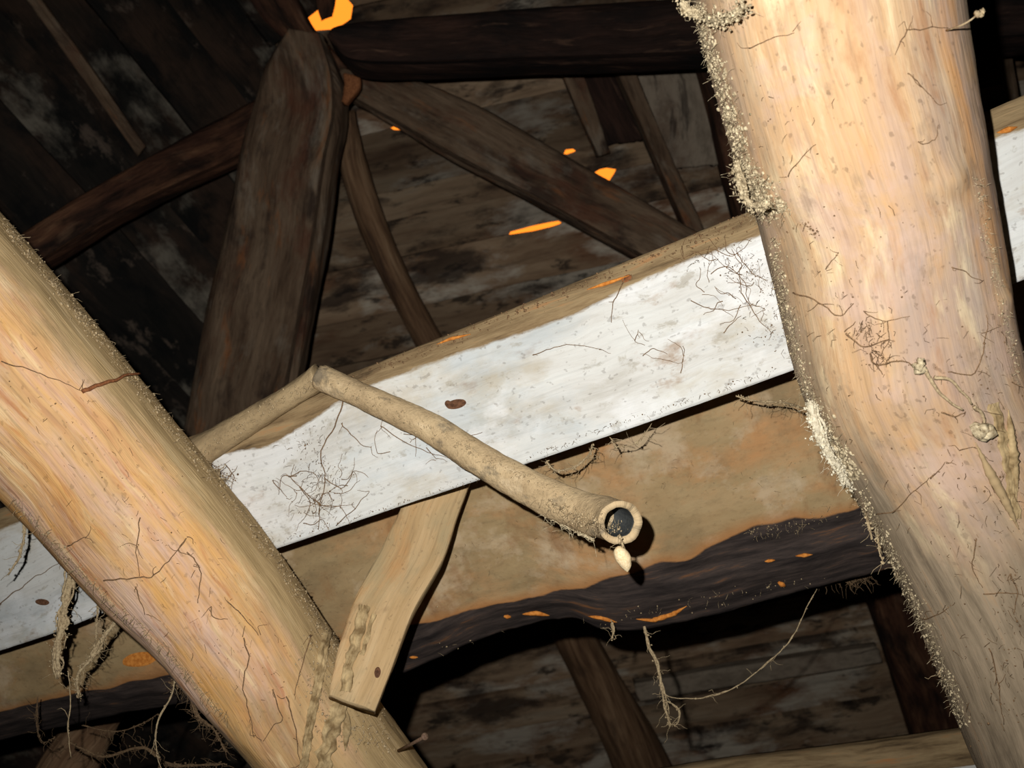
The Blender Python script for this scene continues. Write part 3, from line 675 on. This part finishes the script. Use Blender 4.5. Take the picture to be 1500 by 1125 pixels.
mb = MB()
for q in L_: on_strand(mb, board_P, q[1:], q[0]*.7)
stuff(mb.build('hair_rootlets', m_fib, plank))
mb = MB()
crust(mb, board_P, [(520, 552), (700, 478), (900, 395), (1100, 318)], 9, 420, .0005, .002, 60, 9)
crust(mb, board_P, [(455, 640), (470, 700), (468, 760)], 18, 130, .0004, .0011, 160, 16)
crust(mb, board_P, [(1020, 370), (1110, 400), (1130, 500)], 22, 150, .0004, .0011, 150, 16)
crust(mb, board_P, [(300, 680), (330, 700)], 10, 90, .0005, .0018, 50, 14)
crust(mb, board_P, [(420, 790), (700, 700), (900, 622), (1140, 540)], 3, 160, .0004, .001, 120, 10)
stuff(mb.build('brown_litter', m_fib, plank))
for poly, wd in (([(497, 538), (503, 545), (492, 552)], 2.2), ([(640, 505), (660, 497), (690, 490)], 2.5), ([(712, 447), (716, 455)], 2.2), ([(860, 425), (900, 412), (922, 404)], 3), ([(1460, 195), (1490, 186)], 4)):
    splinter(board_P, poly, wd, plank)
mb = MB()
crust(mb, tube, [(480, 558), (650, 640), (800, 715), (895, 770)], 9, 420, .0004, .0016, 120, 9)
crust(mb, tube, [(800, 735), (860, 765), (905, 775)], 8, 160, .0006, .0022, 110, 18)
stuff(mb.build('dust_coat', m_web, tube))
into(tube, fluff('dust_shred', [(792, 746, 1.15), (812, 760, 1.145), (832, 772, 1.135), (852, 782, 1.12), (868, 790, 1.105)], 9, m_crust, 20, 90))
mb = MB(); crust(mb, pole, [(280, 672), (370, 612), (465, 556)], 8, 260, .0005, .0018, 90, 9); stuff(mb.build('dust_coat', m_web, pole))
mb = MB(); crust(mb, beam_T, [(420, 850), (620, 850), (900, 740), (1150, 680)], 40, 120, .0004, .0012, 90, 14)
crust(mb, beam_T, [(1100, 780), (1170, 770), (1220, 745)], 8, 60, .0005, .0012, 50, 18); crust(mb, beam_T, [(640, 955), (900, 905), (1200, 845)], 10, 60, .0006, .0015, 60, 14)
stuff(mb.build('dust_litter', m_web, tie))

# ------------------------------------------------------------------ hanging webs, each a thing
def WB(label, poly, wpx, mat=m_web, hairs=14, lumps=40, name='hanging_web'):
    return tag(fluff(name, poly, wpx, mat, hairs, lumps), label, 'cobweb')
pend = thing('hanging_cocoon', P(905, 770, 1.11), 'cream cocoon dangling on a dusty thread from the open tube end', 'cocoon')
fluff('thread', [(906, 784, 1.05), (911, 792, 1.045), (912, 808, 1.045)], 6, m_web, 4, 14, pend)
V = []; Fc = []
for i in range(13):
    t = i/12; r = .0088*math.sin(math.pi*min(1, max(.02, t**.8)))**.7*1.0; c = P(lerp(907, 919, t), lerp(800, 838, t), 1.045)
    for j in range(12):
        a = 2*math.pi*j/12; k = r*(1+.12*nz(j*.8, i*.5, 3)); V.append(c+(M.to_3x3() @ Vector((math.cos(a)*k, 0, math.sin(a)*k))))
for i in range(12):
    for j in range(12): q = (j+1) % 12; Fc.append((i*12+j, i*12+q, (i+1)*12+q, (i+1)*12+j))
Fc.append(tuple(range(11, -1, -1))); Fc.append(tuple(144+j for j in range(12)))
into(pend, mesh('cocoon', V, Fc, m_coco))
WB('curled dusty web hanging from the left log at the picture edge', [(30, 742, 1.25), (36, 775, 1.24), (30, 812, 1.24), (12, 842, 1.24)], 10, hairs=6, lumps=30)
WB('long thick tan web strip hanging below the left log, over the plank', [(106, 828, 1.27), (101, 862, 1.27), (92, 905, 1.26), (84, 950, 1.26), (86, 992, 1.26)], 24, hairs=30, lumps=150)
WB('single thin thread hanging straight below the thick web strip', [(100, 985, 1.27), (103, 1030, 1.27), (100, 1060, 1.27), (103, 1110, 1.27)], 3.5, hairs=2, lumps=5)
WB('clotted web mass slung from the left log beside the thick web strip', [(170, 908, 1.3), (150, 935, 1.3), (132, 965, 1.3), (112, 990, 1.3), (116, 1020, 1.3)], 13, hairs=46, lumps=90)
WB('fine web shreds hanging where the left log crosses the plank edge', [(146, 868, 1.3), (142, 905, 1.3), (140, 940, 1.3)], 6, hairs=14, lumps=20)
WB('knotted web thread dropping from the left log into the dark corner', [(258, 990, 1.33), (250, 1020, 1.33), (232, 1055, 1.33), (228, 1090, 1.33), (236, 1130, 1.33)], 5, hairs=5, lumps=14)
WB('tangled brown web clump under the middle of the left log', [(250, 1000, 1.36), (275, 1015, 1.36), (290, 1050, 1.36), (315, 1070, 1.36), (330, 1100, 1.36)], 9, m_webd, 60, 60)
WB('sagging brown web along the bottom edge below the left log', [(100, 1085, 1.5), (150, 1108, 1.5), (210, 1095, 1.5), (250, 1120, 1.5), (330, 1118, 1.5)], 8, m_webd, 60, 60)
WB('thin sagging web thread across the dark lower left corner', [(120, 1062, 1.5), (165, 1072, 1.5), (200, 1064, 1.5), (232, 1046, 1.5)], 3.5, m_webd, 16, 10)
WB('pale web wisps hanging at the lower left below the tie beam', [(55, 1020, 1.45), (54, 1060, 1.45), (62, 1088, 1.45), (80, 1080, 1.45)], 3.5, m_webd, 14, 8)
WB('looping dusty web ribbon hanging under the middle of the tie beam', [(944, 918, 1.42), (950, 945, 1.42), (962, 970, 1.42), (968, 1000, 1.42), (974, 1035, 1.42), (982, 1062, 1.42)], 10, hairs=12, lumps=40)
WB('long curved thread sagging from the looping ribbon to the tie beam', [(968, 1008, 1.42), (985, 1022, 1.42), (1030, 1022, 1.42), (1075, 1008, 1.42), (1120, 975, 1.42), (1160, 935, 1.42), (1182, 890, 1.42), (1202, 852, 1.43)], 4.2, hairs=4, lumps=14, name='web_thread')
WB('ragged web tuft clinging under the tie beam near the right log', [(1190, 850, 1.44), (1215, 845, 1.44), (1240, 850, 1.44), (1275, 842, 1.44)], 6, m_webd, 50, 20)
WB('small pale drip of web under the tie beam, left of the ribbon', [(896, 910, 1.40), (899, 925, 1.40), (897, 936, 1.40)], 8, hairs=4, lumps=16)
WB('short return loop of web beside the lower end of the ribbon', [(974, 1025, 1.42), (994, 1040, 1.42), (992, 1060, 1.42), (982, 1062, 1.42)], 4, hairs=6, lumps=10)
WB('dusty shred drooping below the white plank beside the tube', [(800, 676, 1.27), (815, 690, 1.27), (840, 684, 1.27), (862, 668, 1.27), (868, 650, 1.26)], 7, hairs=18, lumps=34, name='dust_shred')
WB('small pale shred standing at the plank bottom edge, mid-length', [(890, 634, 1.24), (897, 645, 1.24), (903, 658, 1.24)], 4, hairs=6, lumps=10, name='dust_shred')
WB('dark twiggy shred between plank and tie beam near the right log', [(1078, 580, 1.24), (1110, 588, 1.23), (1150, 590, 1.2), (1185, 602, 1.12)], 6, hairs=18, lumps=24, name='dust_shred')
WB('thin wisp under the plank, right of the small pale shred', [(903, 655, 1.24), (930, 650, 1.24), (952, 625, 1.24), (958, 606, 1.23)], 3, hairs=6, lumps=10, name='dust_shred')
WB('whitish clotted web on the left flank of the right log', [(1186, 590, 1.02), (1196, 625, 1.02), (1210, 660, 1.03), (1232, 690, 1.04), (1245, 712, 1.05)], 24, m_white, 50, 420)
WB('first dripping web finger on the flank of the right log', [(1262, 715, 1.07), (1266, 740, 1.07), (1272, 768, 1.07), (1278, 790, 1.07)], 9, hairs=6, lumps=30)
WB('second longer web finger dripping on the flank of the right log', [(1280, 745, 1.07), (1284, 775, 1.07), (1288, 805, 1.07), (1294, 822, 1.07)], 8, hairs=8, lumps=26)
WB('curly thread dropping beside the right log below the web fingers', [(1318, 800, 1.09), (1314, 822, 1.09), (1318, 845, 1.09), (1332, 852, 1.09)], 3.5, hairs=4, lumps=6)
WB('curled pale shred at the lower left flank of the right log', [(1372, 915, 1.11), (1378, 935, 1.11), (1384, 960, 1.11), (1375, 990, 1.11)], 6, hairs=10, lumps=20)
WB('pale ragged tuft at the top of the crusted right log edge', [(1000, 4, .93), (1012, 18, .93), (1030, 24, .93), (1052, 30, .9), (1072, 26, .87), (1090, 8, .85)], 22, m_crust, 40, 420)
WB('knotted tuft on the right log just above the white plank', [(1080, 235, .96), (1082, 262, .95), (1090, 288, .94), (1108, 304, .93), (1125, 300, .91)], 18, m_crust, 50, 260)
WB('frayed fibres where left log and white plank cross', [(318, 690, 1.29), (322, 705, 1.28), (318, 722, 1.27)], 7, hairs=30, lumps=24, name='dust_shred')
